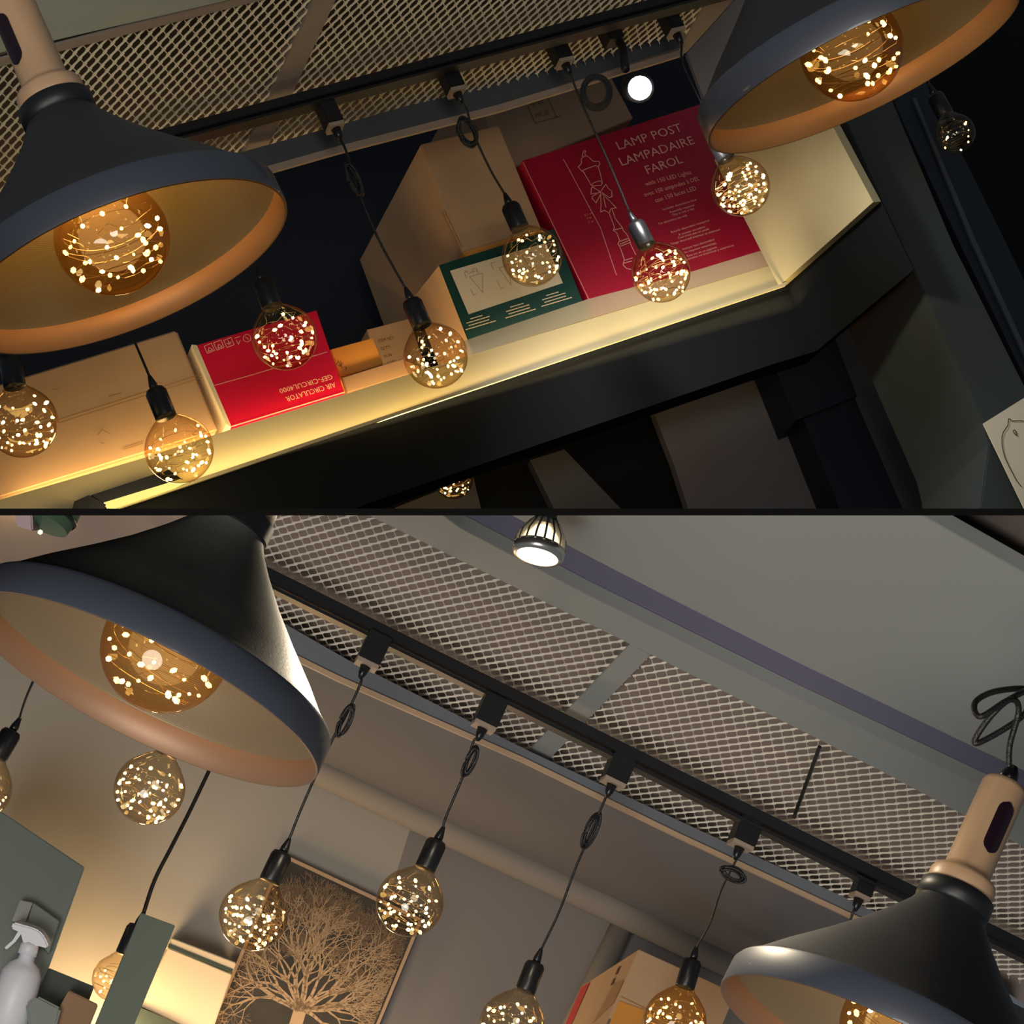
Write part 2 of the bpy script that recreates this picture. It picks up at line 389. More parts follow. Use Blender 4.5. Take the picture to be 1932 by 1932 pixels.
# ------------------------------------------------------------------ pendant bulbs
def bulb_profile(R, rn, hn):
    pr = [(0.0, -R)]
    for i in range(1, 22):
        a = -math.pi / 2 + i * (math.radians(140) / 21); pr.append((R * math.cos(a), R * math.sin(a)))
    r0, h0 = pr[-1]
    for i in range(1, 5):
        t = i / 4; pr.append((r0 + (rn - r0) * (t * t * (3 - 2 * t)) ** 0.8, h0 + (hn - h0) * t))
    return pr
def bulb(parent, c, up, R, rn, hn, nled, gl='glass', dense=False, seed=1):
    rnd = random.Random(seed)
    bm = B(); lathe(bm, c, up, bulb_profile(R, rn, hn), 40); g = link('glass_bulb', bm, gl, parent, smooth=True)
    if g is None: return
    X, Y, Z = basis(up); pts = []
    n = nled + 1; ph = rnd.random() * 6
    for i in range(n * 3):
        t = i / (n * 3 - 1); zz = (-0.80 + 1.25 * t) * R + 0.16 * R * math.sin(t * 37 + ph); zz = max(-0.86 * R, min(0.6 * R, zz))
        a = ph + t * 2 * math.pi * (6.5 if not dense else 9) + 0.5 * math.sin(t * 23 + ph); rr = math.sqrt(max(0, R * R - zz * zz)) * (0.86 if rnd.random() < 0.75 else 0.55)
        pts.append(c + Z * zz + (X * math.cos(a) + Y * math.sin(a)) * rr)
    bm = B(); tube(bm, smooth_pts(pts, 2), 0.0003 if not dense else 0.0005, 3, False); wr = link('copper_wire', bm, 'wire', g)
    bm = B()
    bm2 = B()
    for i in range(nled):
        p = pts[i * 3 + rnd.randrange(3)]; r = rnd.uniform(0.0016, 0.0028) * (R / 0.0475) ** 0.5
        tgt = bm if i % 3 else bm2
        bmesh.ops.create_icosphere(tgt, subdivisions=1, radius=r, matrix=Matrix.Translation(p) @ Matrix.Rotation(rnd.random() * 3, 4, 'Y') @ Matrix.Diagonal((1, rnd.uniform(.6, 1.3), rnd.uniform(.7, 1.6), 1)))
    stuff(link('led_string', bm, 'led', g)); stuff(link('led_string', bm2, 'led_w', g))
def socket(parent, base, up, sc=1.0):
    bm = B(); lathe(bm, base, up, [(0, 0), (0.0142 * sc, 0), (0.0152 * sc, 0.002), (0.0152 * sc, 0.039 * sc), (0.0125 * sc, 0.0445 * sc), (0.006 * sc, 0.046 * sc), (0, 0.046 * sc)], 28)
    link('socket', bm, 'black_plastic', parent, smooth=True)
    bm = B(); lathe(bm, base + up * 0.045 * sc, up, [(0, 0), (0.0066 * sc, 0), (0.0060 * sc, 0.008 * sc), (0.0036 * sc, 0.018 * sc), (0.0026 * sc, 0.022 * sc), (0, 0.022 * sc)], 16)
    link('cord_grip', bm, 'black_plastic', parent, smooth=True)
def adapter(parent, px, rp, U, D, N, sz=(0.026, 0.042, 0.028), under='trim_a'):
    p = rp.on(*px); bm = B(); obox(bm, p, (D, U, N), sz, 0.0012); link('track_adapter', bm, 'black_metal', parent)
    bm = B(); obox(bm, p - U * (sz[1] / 2 + 0.003), (D, U, N), (sz[0] * 0.95, 0.006, sz[2] * 0.9)); link('adapter_cap', bm, under, parent)
    bm = B(); lathe(bm, p - U * (sz[1] / 2 + 0.005), -U, [(0, 0), (0.008, 0), (0.006, 0.012), (0.003, 0.02), (0, 0.02)], 14); link('cord_grip', bm, 'black_plastic', parent, smooth=True)
    return p - U * (sz[1] / 2 + 0.024)
def pendant(label, cpx, rpx, sockpx, U, D, N, rp=None, adp=None, via=(), coil=None, nled=42, dense=False, seed=1, gl='glass', group=None, cordr=0.0019, top=None, R=0.0475):
    d = R * F / rpx; c = P(cpx[0], cpx[1], d)
    # axis of this bulb, following the direction of its socket in depth as the room's vertical
    s = P(sockpx[0], sockpx[1], d); ax = (s - c); ax = (ax.normalized() * math.sqrt(1 - U.y ** 2) + V((0, U.y, 0))).normalized()
    e = empty('pendant_bulb', c, ax, label, 'pendant light', group)
    hn = R * 1.14; bulb(e, c, ax, R, 0.0138, hn, nled, gl, dense, seed)
    socket(e, c + ax * (hn - 0.003), ax)
    start = c + ax * (hn + 0.060)
    pts = [start]
    if adp: endp = adapter(e, adp, rp, U, D, N) if ROOM[0] == 'A' else adapter(e, adp, rp, U, D, N, (0.034, 0.044, 0.034))
    else: endp = top
    if endp is not None:
        n = len(via)
        for i, v in enumerate(via):
            t = (i + 1) / (n + 1); dd = start.y + (endp.y - start.y) * t; pts.append(P(v[0], v[1], dd))
        pts.append(endp)
        bm = B(); tube(bm, smooth_pts(pts, 8), cordr, 8); link('cord', bm, 'cord', e, smooth=True)
    if coil:
        (cx, cy, L, W, nl, tiltc) = coil; q = min(pts, key=lambda p: (proj(p)[0] - cx) ** 2 + (proj(p)[1] - cy) ** 2).y
        rnd = random.Random(seed + 50); c0 = P(cx, cy, q - 0.006); up2 = (P(cx + U.x * 50, cy - U.z * 50, q) - P(cx, cy, q)).normalized(); rt = up2.cross(V((0, 1, 0))).normalized()
        pp = []
        for i in range(nl * 22 + 1):
            a = 2 * math.pi * i / 22; k = int(i / 22)
            jl = 1 + 0.10 * math.sin(k * 2.3 + seed); jw = 1 + 0.18 * math.sin(k * 3.1 + 1)
            pp.append(c0 + up2 * (math.sin(a) * L / 2 * jl + 3 * math.sin(k * 1.7)) * q / F + rt * (math.cos(a) * W / 2 * jw + 2 * math.cos(k * 2.1)) * q / F + V((0, 1, 0)) * (0.004 * math.sin(a + k) + k * 0.0006 - tiltc * 0.001 * math.cos(a)))
        bm = B(); tube(bm, pp, cordr, 7); link('cord_coil', bm, 'cord', e, smooth=True)
    return e
g = None
pendant('round fairy light bulb cut by the left edge in front of the long cardboard box', (42, 797), 67, (22, 722), UA, DA, NA, top=P(-80, 470, 3.0), via=[(-20, 620)], seed=2)
pendant('lowest fairy light bulb, hanging under the left black lamp before the cardboard box', (338, 848), 65, (305, 775), UA, DA, NA, top=P(140, 380, 3.05), via=[(252, 640)], nled=40, seed=3)
pendant('fairy light bulb in front of the red air circulator box', (537, 637), 62, (506, 565), UA, DA, NA, top=P(392, 282, 3.2), via=[(470, 470)], nled=38, seed=4)
pendant('fairy light bulb beside the small orange boxes, its cord coiled in the dark niche', (822, 672), 61, (790, 600), UA, DA, NA, TA, (621, 216), [(716, 455), (676, 360), (655, 290)], (668, 338, 64, 16, 5, 4), nled=44, seed=5)
pendant('fairy light bulb before the dark green box, looped cord tied near the trim', (1004, 484), 57, (974, 412), UA, DA, NA, TA, (850, 150), [(925, 320), (895, 255), (880, 205)], (882, 249, 52, 28, 7, 4), nled=42, seed=6)
eA6 = pendant('fairy light bulb over the lower left of the crimson box, cord lit white', (1247, 515), 56, (1210, 438), UA, DA, NA, TA, (1054, 96), [(1150, 310), (1100, 200)], None, nled=60, dense=True, seed=7)
pendant('fairy light bulb half under the right lamp rim with bright white highlight', (1397, 352), 56, (1366, 285), UA, DA, NA, TA, (1264, 40), [(1335, 218), (1290, 125)], None, nled=64, dense=True, seed=8)
# ring of spare cord beside the straight cord
bm = B(); q = 3.36
for k in range(9):
    c0 = P(1125 + random.uniform(-1, 1), 174 + random.uniform(-1, 1), q + 0.002 * k); rr = (20 + 1.25 * k) * q / F
    tube(bm, [c0 + V((math.cos(a), 0, -math.sin(a) * 1.16)) * rr for a in [2 * math.pi * i / 28 for i in range(29)]], 0.0012, 6, False)
link('cord_coil', bm, 'cord', eA6, smooth=True)

# ------------------------------------------------------------------ spotlight A on the rail
e = empty('track_spotlight', TA.on(1150, 55), UA, 'black track spotlight with glaring white face above the crimson box', 'spotlight')
p = TA.on(1150, 62); bm = B(); obox(bm, p, (DA, UA, NA), (0.028, 0.04, 0.03), 0.001); link('track_adapter', bm, 'black_metal', e)
bm = B(); tube(bm, [TA.on(1140, 28), TA.on(1175, 90), P(1180, 130, 3.32)], 0.007, 10); link('arm', bm, 'black_metal', e, smooth=True)
sc = P(1207, 166, 3.28); sd = (V((0, -0.93, -0.25)) + V((0.12, 0, 0))).normalized()
bm = B(); lathe(bm, sc, -sd, [(0.019, -0.002), (0.023, 0.0), (0.024, 0.03), (0.019, 0.055), (0.010, 0.075), (0, 0.078)], 28); link('housing', bm, 'black_metal', e, smooth=True)
bm = B(); lathe(bm, sc, sd, [(0.0185, 0.001), (0.014, 0.005), (0, 0.007)], 28); link('lamp_face', bm, 'spot_white', e, smooth=True)
lamp('spot_a_light', 'SPOT', sc + sd * 0.02, 22, (1, 0.98, 0.95), P(1330, 420, 3.35), spot_size=math.radians(120), spot_blend=1.0, shadow_soft_size=0.05)

# ------------------------------------------------------------------ big lamps
def big_lamp(label, cpx, Rpx, roll, tilt, R=0.17, gpx=None, handle=True, blk='shade_black', nled=34, seed=1, cordtop=None, energy=0.32, loops=None, slotside=1, gr=0.33):
    d = R * F / Rpx; r = math.radians(roll)
    tgt = math.sin(math.radians(tilt)); v = ray(*cpx).normalized(); ur = V((-math.sin(r), 0, math.cos(r)))
    t = min((math.radians(a * 0.1) for a in range(0, 450)), key=lambda a: abs((ur * math.cos(a) + V((0, 1, 0)) * math.sin(a)).dot(v) - tgt))
    up = V((-math.sin(r), 0, math.cos(r))) * math.cos(t) + V((0, 1, 0)) * math.sin(t)
    c = P(cpx[0], cpx[1], d); e = empty('pendant_lamp', c, up, label, 'pendant lamp')
    out = [(1.0, 0), (1.003, 0.015), (1.0, 0.16), (0.985, 0.185)]
    cone = [(0.985, 0.185), (0.93, 0.225), (0.80, 0.36), (0.62, 0.53), (0.46, 0.69), (0.32, 0.85), (0.235, 0.96), (0.205, 1.02)]
    sc = lambda pr: [(a * R, b * R) for a, b in pr]
    bm = B(); lathe(bm, c, up, sc(cone), 96); link('shade', bm, blk, e, smooth=True)
    bm = B(); lathe(bm, c, up, sc(out), 96); link('rim_band', bm, 'rim_band', e, smooth=True)
    bm = B(); lathe(bm, c, up, sc([(1.0, 0.0), (0.984, 0.0), (0.984, 0.16)]), 96); link('rim_lining', bm, 'rim_copper' if ROOM[0] == 'A' else 'rim_copper_dim', e, smooth=True)
    bm = B(); lathe(bm, c, up, sc([(0.984, 0.16), (0.965, 0.18), (0.91, 0.215), (0.78, 0.345), (0.60, 0.515), (0.44, 0.675), (0.30, 0.83), (0.20, 0.93), (0.0, 0.95)]), 96); link('inner_lining', bm, 'gold' if ROOM[0] == 'A' else 'gold_dim', e, smooth=True)
    bm = B(); lathe(bm, c, up, sc([(0.205, 1.01), (0.222, 1.02), (0.222, 1.115), (0.21, 1.125), (0.0, 1.125)]), 64); link('neck_ring', bm, 'black_metal', e, smooth=True)
    if handle:
        bm = B(); lathe(bm, c, up, sc([(0.0, 1.12), (0.195, 1.12), (0.20, 1.14), (0.20, 1.20), (0.186, 1.225), (0.155, 1.24), (0.140, 1.27), (0.135, 1.83), (0.125, 1.86), (0.10, 1.875), (0, 1.88)]), 64)
        hd = link('wood_handle', bm, 'wood', e, smooth=True)
        X, Y, Z = basis(up, V((0, -1, 0)))
        for side in (0,):
            ang0 = math.radians(slotside); bm = B(); rows = []
            for i in range(17):
                tt = -1 + 2 * i / 16; hh = 1.55 + tt * 0.17; wv = 0.055 * math.sqrt(max(0.02, 1 - max(0, (abs(tt) - 0.62) / 0.38) ** 2)); row = []
                for k in range(9):
                    a = ang0 + (k / 8 - 0.5) * 2 * wv / 0.137; row.append(bm.verts.new(c + Z * hh * R + (X * math.cos(a) + Y * math.sin(a)) * 0.1425 * R))
                rows.append(row)
            for a_, b_ in zip(rows, rows[1:]):
                for k in range(8): bm.faces.new((a_[k], a_[k + 1], b_[k + 1], b_[k]))
            link('slot', bm, 'slot', hd, smooth=True)
        if cordtop:
            bm = B(); lathe(bm, c + up * 1.87 * R, up, [(0, 0), (0.011, 0), (0.009, 0.012), (0.005, 0.02), (0, 0.02)], 16); link('cord_grip', bm, 'black_plastic', e, smooth=True)
            bm = B(); st = c + up * 1.98 * R
            tube(bm, smooth_pts([st - up * 0.01] + [P(x, y, st.y + dz) for x, y, dz in cordtop], 8), 0.0032, 8); link('cord', bm, 'cord', e, smooth=True)
    # globe
    gx, gy = gpx; gc = c + (P(gx, gy, d) - P(cpx[0], cpx[1], d)) if gpx else c + up * 0.25 * R
    vv = P(gx, gy, d) - c; k = vv.dot(up); gc = c + up * max(0.02, (vv.length / math.cos(t)) * (1 if (gy < cpx[1]) else -1))
    gR = gr * R
    bulb(e, gc, up, gR, 0.018, gR * 1.25, nled, 'glass_amber', False, seed)
    bm = B(); lathe(bm, gc + up * gR * 1.2, up, [(0, 0), (0.02, 0), (0.02, 0.05), (0, 0.05)], 24); link('socket', bm, 'black_plastic', e, smooth=True)
    if gc.z * (1 if ROOM[0] == 'A' else -1) > 0.02:
        lamp('globe_light', 'POINT', gc, energy, (1.0, 0.68, 0.34), shadow_soft_size=0.04)
    return e
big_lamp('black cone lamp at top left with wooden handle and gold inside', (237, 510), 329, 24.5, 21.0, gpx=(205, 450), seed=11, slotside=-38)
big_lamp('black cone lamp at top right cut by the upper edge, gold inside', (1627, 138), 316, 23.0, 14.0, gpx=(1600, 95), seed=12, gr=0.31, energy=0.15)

# ------------------------------------------------------------------ niche of room A: wall, ledge, boxes
W0 = Plane(P(1100, 500, 3.75), NA)
struct(slab('wall_back', [(-200, 300), (1700, -200), (1900, 1000), (-200, 1500)], W0.shift(NA * 0.62), NA * 0.03, 'navy'))
tag(bpy.data.objects['wall_back'], 'dark navy back of the shelf niche in the upper room', 'wall')
WL = W0.shift(-NA * 0.05); WFa = W0.shift(-NA * 0.062)
led = slab('trim_3', [(-60, 960), (265, 866), (436, 810), (650, 744), (880, 672), (1490, 489), (1484, 532), (1280, 601), (640, 813), (397, 895), (-60, 1046)], WL, NA * 0.02, 'cream')
struct(led); tag(led, 'cream painted ledge front of the shelf in the upper room', 'ledge')
slab('lower_lip', [(-60, 1046), (397, 895), (640, 813), (1280, 601), (1484, 532), (1482, 539), (1280, 606), (640, 820), (397, 902), (-60, 1055)], WL.shift(-NA * 0.032), NA * 0.004, 'cream', led)
acr = slab('acrylic_strip', [(870, 645), (1110, 564), (1290, 517), (1468, 463), (1490, 489), (1115, 600), (880, 672)], WL.shift(-NA * 0.002), NA * 0.003, 'acrylic')
tag(acr, 'clear tinted acrylic strip in front of the green and crimson boxes', 'strip')
Pe = WFa.on(1484, 538); HH = Plane(Pe, UA); Pc = HH.on(1662, 380)
bm = B(); prism(bm, [Pe, Pc, Pc + UA * 0.25, Pe + UA * 0.27], (Pc - Pe).cross(UA).normalized() * 0.02); cw = struct(link('wall_right', bm, 'cream')); tag(cw, 'cream end wall of the shelf niche below the right lamp', 'wall')
slab('upper_panel', [(1296, 100), (1440, -60), (1620, -60), (1480, 250), (1400, 290), (1330, 190)], W0.shift(NA * 0.12), NA * 0.01, 'bar_a', cw)
fz = slab('wall_front', [(-60, 1052), (397, 901), (640, 819), (1280, 605), (1484, 538), (1541, 662), (1452, 689), (1280, 748), (820, 906), (-60, 1215)], WFa, NA * 0.05, 'fascia')
struct(fz); tag(fz, 'black fascia below the cream ledge of the upper room', 'wall')
bm = B(); dn = (WFa.on(1541, 662) - Pe); prism(bm, [Pe, Pc, Pc + dn, Pe + dn], NA * 0.05); struct(link('return_panel', bm, 'fascia', fz))
bm = B(); tube(bm, smooth_pts([WL.on(1486, 470), WL.on(1500, 490), WL.on(1512, 515)], 4), 0.003, 8); o = link('cable', bm, 'cord', None, True); tag(o, 'short black cable hanging over the right end of the ledge', 'cable')
# warm light strip hidden behind the ledge, grazing up the boxes, and its visible end at lower left
a = W0.on(-200, 1030); b = W0.on(1500, 498); mid = (a + b) / 2 - NA * 0.024 - UA * 0.03
L = lamp('ledge_strip_light', 'AREA', mid, 2.4, (1.0, 0.66, 0.26), shape='RECTANGLE', size=(b - a).length, size_y=0.012)
z = -(UA * 0.9 + NA * 0.45).normalized(); x = (b - a).normalized(); x = (x - z * x.dot(z)).normalized(); y = z.cross(x); mw = Matrix((x, y, z)).transposed().to_4x4(); mw.translation = mid; L.matrix_world = mw
L2 = lamp('ledge_cove_light', 'AREA', mid, 0.95, (1.0, 0.74, 0.34), shape='RECTANGLE', size=(b - a).length * 0.97, size_y=0.008)
ca = WFa.on(-200, 1104); cb = WFa.on(1470, 545); mid2 = (ca + cb) / 2 - NA * 0.014 - UA * 0.006
z = -(UA * 0.97 + NA * 0.24).normalized(); x = (cb - ca).normalized(); x = (x - z * x.dot(z)).normalized(); y = z.cross(x); mw = Matrix((x, y, z)).transposed().to_4x4(); mw.translation = mid2; L2.matrix_world = mw
e = empty('strip_lamp', WFa.on(240, 940), UA, 'short yellow LED strip lamp in a black housing on the fascia at lower left', 'strip lamp')
WS = WFa.shift(-NA * 0.03)
slab('housing', [(172, 934), (318, 886), (345, 905), (200, 952)], WS, NA * 0.03, 'black_metal', e)
slab('end_cap', [(140, 946), (168, 934), (200, 952), (192, 972), (140, 972)], WS.shift(-NA * 0.006), NA * 0.035, 'black_metal', e)
slab('diffuser', [(196, 948), (340, 904), (352, 908), (330, 920), (205, 962)], WS.shift(-NA * 0.003), NA * 0.004, 'strip', e)
lamp('strip_lamp_light', 'POINT', WS.shift(-NA * 0.10).on(300, 940), 1.3, (1.0, 0.74, 0.34), shadow_soft_size=0.05)

def nvec(tl, far, U, base):
    """depth edge: from a front corner to the far corner seen at pixel 'far', both at the same height"""
    p = base.on(*tl); return Plane(p, U).on(*far) - p
def carton(name, label, q, plane, vec, m, bevel=0.0015, cat='box'):
    p = [plane.on(*x) for x in q]; e = empty(name, (p[2] + p[3]) / 2, UA if ROOM[0] == 'A' else UB, label, cat)
    bm = B(); prism(bm, p, vec, bevel); link('carton', bm, m, e); return e
nv = nvec((793, 272), (678, 490), UA, W0)
print('nvec', nv.length)
NVd = nv.normalized()
e = carton('cardboard_box', 'long tan cardboard box at lower left behind the hanging bulbs', [(-60, 742), (334, 621), (412, 813), (-60, 958)], W0, NVd * 0.3, 'cardboard', 0.004)
lines('flap_seam', [[(-60, 846), (380, 706)], [(-60, 852), (382, 712)]], 1.3, W0, 'ink_tan', e)
for sc_ in ([[(185, 820), (192, 810), (207, 818)], [(190, 835), (196, 837)], [(233, 848), (270, 836)], [(100, 735), (110, 733)], [(205, 748), (228, 741)]]): lines('scratch', [sc_], 2, W0, 'ink_tan', e)
e = carton('air_circulator_box', 'bright red air circulator box with upside down lettering', [(370, 651), (597, 585), (650, 741), (436, 806)], W0.shift(-NA * 0.01), NVd * 0.28, 'red', 0.001)
q = W0.shift(-NA * 0.01)
bm = B(); prism(bm, [q.on(362, 650) , q.on(370, 651), q.on(436, 806), q.on(427, 800)], NVd * 0.26); link('side_flap', bm, 'paper', e)
word('AIR CIRCULATOR', (631, 721), (538, 749), 10.5, q, -UA, 'print_cream', e); word('GEF-CIRCUL4000', (625, 706.5), (526, 734), 10, q, -UA, 'print_cream', e)
lines('lid_seam', [[(405, 727), (480, 706), (617, 664)]], 1.5, q, 'print_pink', e)
lines('lower_edge', [[(436, 805), (650, 740)]], 2.2, q, 'print_cream', e)
lines('side_edge', [[(371, 652), (436, 805)]], 1.3, q, 'print_cream', e)
ic = []
for (x, y, k) in ((395, 657, 0), (413, 651, 1), (432, 646, 2)):
    u = (7.5 * .91, -7.5 * .37); v = (7.5 * .40, 7.5 * .91)
    pc = lambda s, t: (x + u[0] * s + v[0] * t, y + u[1] * s + v[1] * t)
    ic.append([pc(-1, -1), pc(1, -1), pc(1, 1), pc(-1, 1), pc(-1, -1)])
    ic += [[pc(-.5, .5), pc(0, -.2), pc(.6, .5)], [pc(-.6, .65), pc(.6, .65)]] if k != 2 else [[pc(-.6, .1), pc(.6, .1)], [pc(-.4, .4), pc(.4, .4)], [pc(0, -.6), pc(0, .1)]]
ic.append([(443, 638), (453, 635)]); ic.append([(446, 642), (450, 650), (453, 642)])
ic.append([(466 + 7 * math.cos(a), 638 + 7 * math.sin(a)) for a in [i * math.pi / 8 for i in range(17)]]); ic.append([(463, 636), (469, 640)])
lines('icons', ic, 1.5, q, 'print_pink', e)
e = carton('small_carton', 'small orange cardboard box with pen marks right of the red circulator box', [(623, 659), (703, 637), (724, 686), (643, 710)], W0.shift(NA * 0.01), NVd * 0.15, 'cardboard_orange')
q = W0.shift(NA * 0.01)
lines('pen_marks', [[(637, 680), (643, 691), (634, 687), (638, 683)], [(640, 692), (647, 684)], [(642, 680), (645, 694)], [(650, 692), (654, 694), (652, 698)]], 1.2, q, 'ink', e)
e = carton('item_label_carton', 'cardboard box printed ITEM NO behind the small orange box', [(692, 622), (772, 601), (803, 690), (728, 718)], W0.shift(NA * 0.20), NVd * 0.15, 'cardboard', 0.001)
q = W0.shift(NA * 0.20)
for s_, a_, b_, h_ in (('ITEM NO:', (715, 647), (744, 639), 7), ("Q'TY:", (720, 661), (738, 656), 6), ('N.W:', (726, 675), (742, 671), 6), ('G.W:', (731, 688), (748, 683), 6), ('MEAS:', (737, 703), (760, 696), 6)): word(s_, a_, b_, h_, q, UA, 'ink', e)
e = carton('shaded_carton_part', 'thin dark board standing for the shadowed lower part of the small orange box', [(645, 712), (760, 676), (790, 690), (796, 700), (655, 741)], W0.shift(NA * 0.002), NVd * 0.007, 'cardboard_dark')  # dark board in place of the shade on the orange carton's lower part
e = carton('tall_cardboard_box', 'tall tan cardboard box standing on the green box', [(793, 272), (941, 236), (1022, 432), (872, 477)], W0, nv, 'cardboard', 0.002)
bm = B(); pts = [W0.on(*p) for p in ((872, 477), (1022, 432), (1026, 439), (880, 485))]; prism(bm, pts, NVd * 0.03); link('bottom_flap', bm, 'cardboard_orange', e)
lines('tape', [[(834, 398), (868, 470)], [(838, 396), (872, 466)]], 2, W0, 'ink_tan', e)
# green box
q5 = W0.shift(-NA * 0.012)
e = carton('green_box', 'dark green box with pale label under the tall cardboard box', [(828, 500), (1046, 431), (1112, 600), (893, 667)], q5, nvec((828, 500), (779, 561), UA, q5), 'green', 0.001)
v5 = nvec((828, 500), (779, 561), UA, q5); a_, b_, c_, d_ = (q5.on(*p) for p in ((829, 501), (892, 664), (892, 664), (829, 501)))
sn = (b_ - a_).cross(v5).normalized(); sn = sn if sn.x < 0 else -sn
bm = B(); bm.faces.new([bm.verts.new(p + sn * 0.001) for p in (a_, b_, b_ + v5, a_ + v5)]); link('side_label', bm, 'cardboard', e)
patch('label', [(849, 511), (1030, 458), (1062, 534), (884, 593)], q5, 'paper', e)
polys = [[(884, 517), (877, 510)], [(886, 517), (889, 513), (899, 510), (903, 515)], [(886, 522), (910, 515), (911, 552), (886, 522)], [(893, 516), (891, 508), (899, 506), (901, 513)], [(876, 514), (884, 511)], [(876, 514), (880, 525)], [(888, 545), (893, 557), (899, 554)],
         [(926, 497), (935, 494)], [(926, 497), (931, 508)], [(942, 506), (960, 498), (964, 538), (942, 506)], [(938, 529), (945, 545), (950, 543)], [(984, 482), (1002, 476), (1008, 515), (984, 482)], [(970, 485), (975, 497)]]
lines('label_drawing', polys, 1.0, q5, 'ink_tan', e, 0.0016)
for (x, y) in ((884, 612), (959, 590), (1027, 568)):        # three blocks of small print, too fine to read
    for k, wd in enumerate((24, 44, 40, 56)):
        cx = x + 16 + k * 2.4; cy = y - 14 + k * 5.2; dash = []; px = -wd / 2
        while px < wd / 2 - 2:
            L_ = random.uniform(3, 8); dash.append([(cx + px, cy - px * .3), (cx + min(px + L_, wd / 2), cy - min(px + L_, wd / 2) * .3)]); px += L_ + 1.5
        stuff(lines('small_print', dash, 2.0, q5, 'print_cream', e))
# crimson box
q6 = W0.shift(-NA * 0.014)
e = carton('lamp_post_box', 'large crimson lamp post box with white line drawing', [(985, 303), (1360, 184), (1493, 488), (1125, 597)], q6, NVd * 0.2, 'crimson', 0.001)
lines('edge_line', [[(987, 306), (1126, 596)], [(1063, 300), (1133, 430), (1163, 519)]], 1.2, q6, 'print_pink', e)
Z = lambda L_: [(1080 + x / 4.6, 200 + y / 4.6) for x, y in L_]
dr = [Z(x) for x in ([(85, 440), (92, 400), (108, 385), (118, 392), (108, 405), (112, 430)], [(78, 455), (112, 430), (140, 440), (180, 480), (232, 480), (238, 505), (220, 530), (205, 515), (95, 555), (85, 570), (50, 530), (78, 500), (78, 455)],
      [(90, 560), (165, 690)], [(225, 525), (258, 655)], [(165, 690), (185, 665), (240, 650), (262, 665), (245, 690), (215, 690), (170, 695)],
      [(245, 745), (180, 705), (165, 710), (160, 765), (245, 750)], [(235, 745), (175, 785), (170, 800), (205, 840), (248, 760)], [(250, 735), (290, 678), (310, 715), (340, 735), (345, 785), (320, 795), (255, 750)],
      [(245, 770), (248, 850), (245, 920), (280, 905), (320, 930), (335, 890), (380, 885), (330, 830), (260, 765)], [(270, 790), (290, 880)],
      [(320, 935), (345, 1000), (365, 1050), (355, 1080), (385, 1100), (410, 1170), (395, 1195), (415, 1230), (450, 1330), (440, 1380), (470, 1410), (510, 1418)],
      [(345, 895), (370, 975), (430, 1050), (440, 1080), (470, 1110), (500, 1170), (505, 1200), (550, 1290)], [(365, 1075), (435, 1058)], [(400, 1180), (480, 1150)], [(412, 1200), (495, 1165)], [(418, 1215), (498, 1185)], [(450, 1340), (520, 1320)], [(445, 1365), (515, 1345)])]
lines('lamp_drawing', dr, 1.5, q6, 'print_pink', e)
for s_, a_, b_, h_ in (('LAMP POST', (1168, 282.6), (1288.7, 246.7), 18), ('LAMPADAIRE', (1173.5, 313), (1311.5, 270.7), 18), ('FAROL', (1222.4, 328.5), (1289.8, 306.5), 18),
        ('with 150 LED Lights', (1219, 351), (1305, 328), 9), ('avec 150 ampoules à DEL', (1217, 371), (1321, 339.5), 9), ('con 150 luces LED', (1237.6, 382), (1314.8, 358), 9),
        ('Includes decorative bow', (1251.7, 397), (1314.8, 378), 4.5), ('Assembly required', (1263.7, 402.5), (1310, 388.5), 4.5), ('This is not a toy', (1269, 408), (1310, 395), 4.5), ('For decorative use only', (1244, 424), (1297, 407.6), 4.5),
        ('Boucle décorative comprise', (1267, 440), (1338.7, 417), 4.5), ('À monter soi-même', (1281, 445), (1331, 429), 4.5), ("Ceci n'est pas un jouet", (1280, 451), (1338.7, 433), 4.5), ('Usage décoratif intérieur et extérieur', (1267, 462), (1360, 434), 4.5),
        ('Incluye lazo decorativo', (1288.7, 472), (1348.5, 453), 4.5), ('Se requiere ensamblaje', (1292, 478), (1351.7, 460), 4.5), ('Esto no es un juguete', (1297, 485), (1353, 467.5), 4.5), ('Decorativo en interiores y exteriores', (1288.7, 493.5), (1385, 464), 4.5),
        ('2.1 m', (1103, 408), (1118, 403), 3.5), ('7 ft', (1108, 414), (1116, 411.5), 3.5), ('7 pi', (1111, 421), (1120, 418), 3.5)): word(s_, a_, b_, h_, q6, UA, 'print_pink', e)
W7 = W0.shift(NA * 0.10)
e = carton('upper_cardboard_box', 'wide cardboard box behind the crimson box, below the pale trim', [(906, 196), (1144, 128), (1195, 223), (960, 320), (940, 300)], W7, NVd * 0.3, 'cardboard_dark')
lines('label_print', [[(990, 187), (1088, 160)], [(990, 187), (1010, 232), (1060, 218)], [(1030, 176), (1050, 220)]], 1.2, W7, 'ink', e)
word('수량', (1001, 201), (1028, 193), 9, W7, UA, 'ink', e); word('비고', (1012, 222), (1038, 214), 8, W7, UA, 'ink', e)
e = carton('rear_cardboard_box', 'pale cardboard box behind the tall box, above its left corner', [(838, 222), (902, 199), (934, 300), (800, 300), (815, 270)], W7.shift(NA * 0.05), NVd * 0.2, 'cardboard_dark')

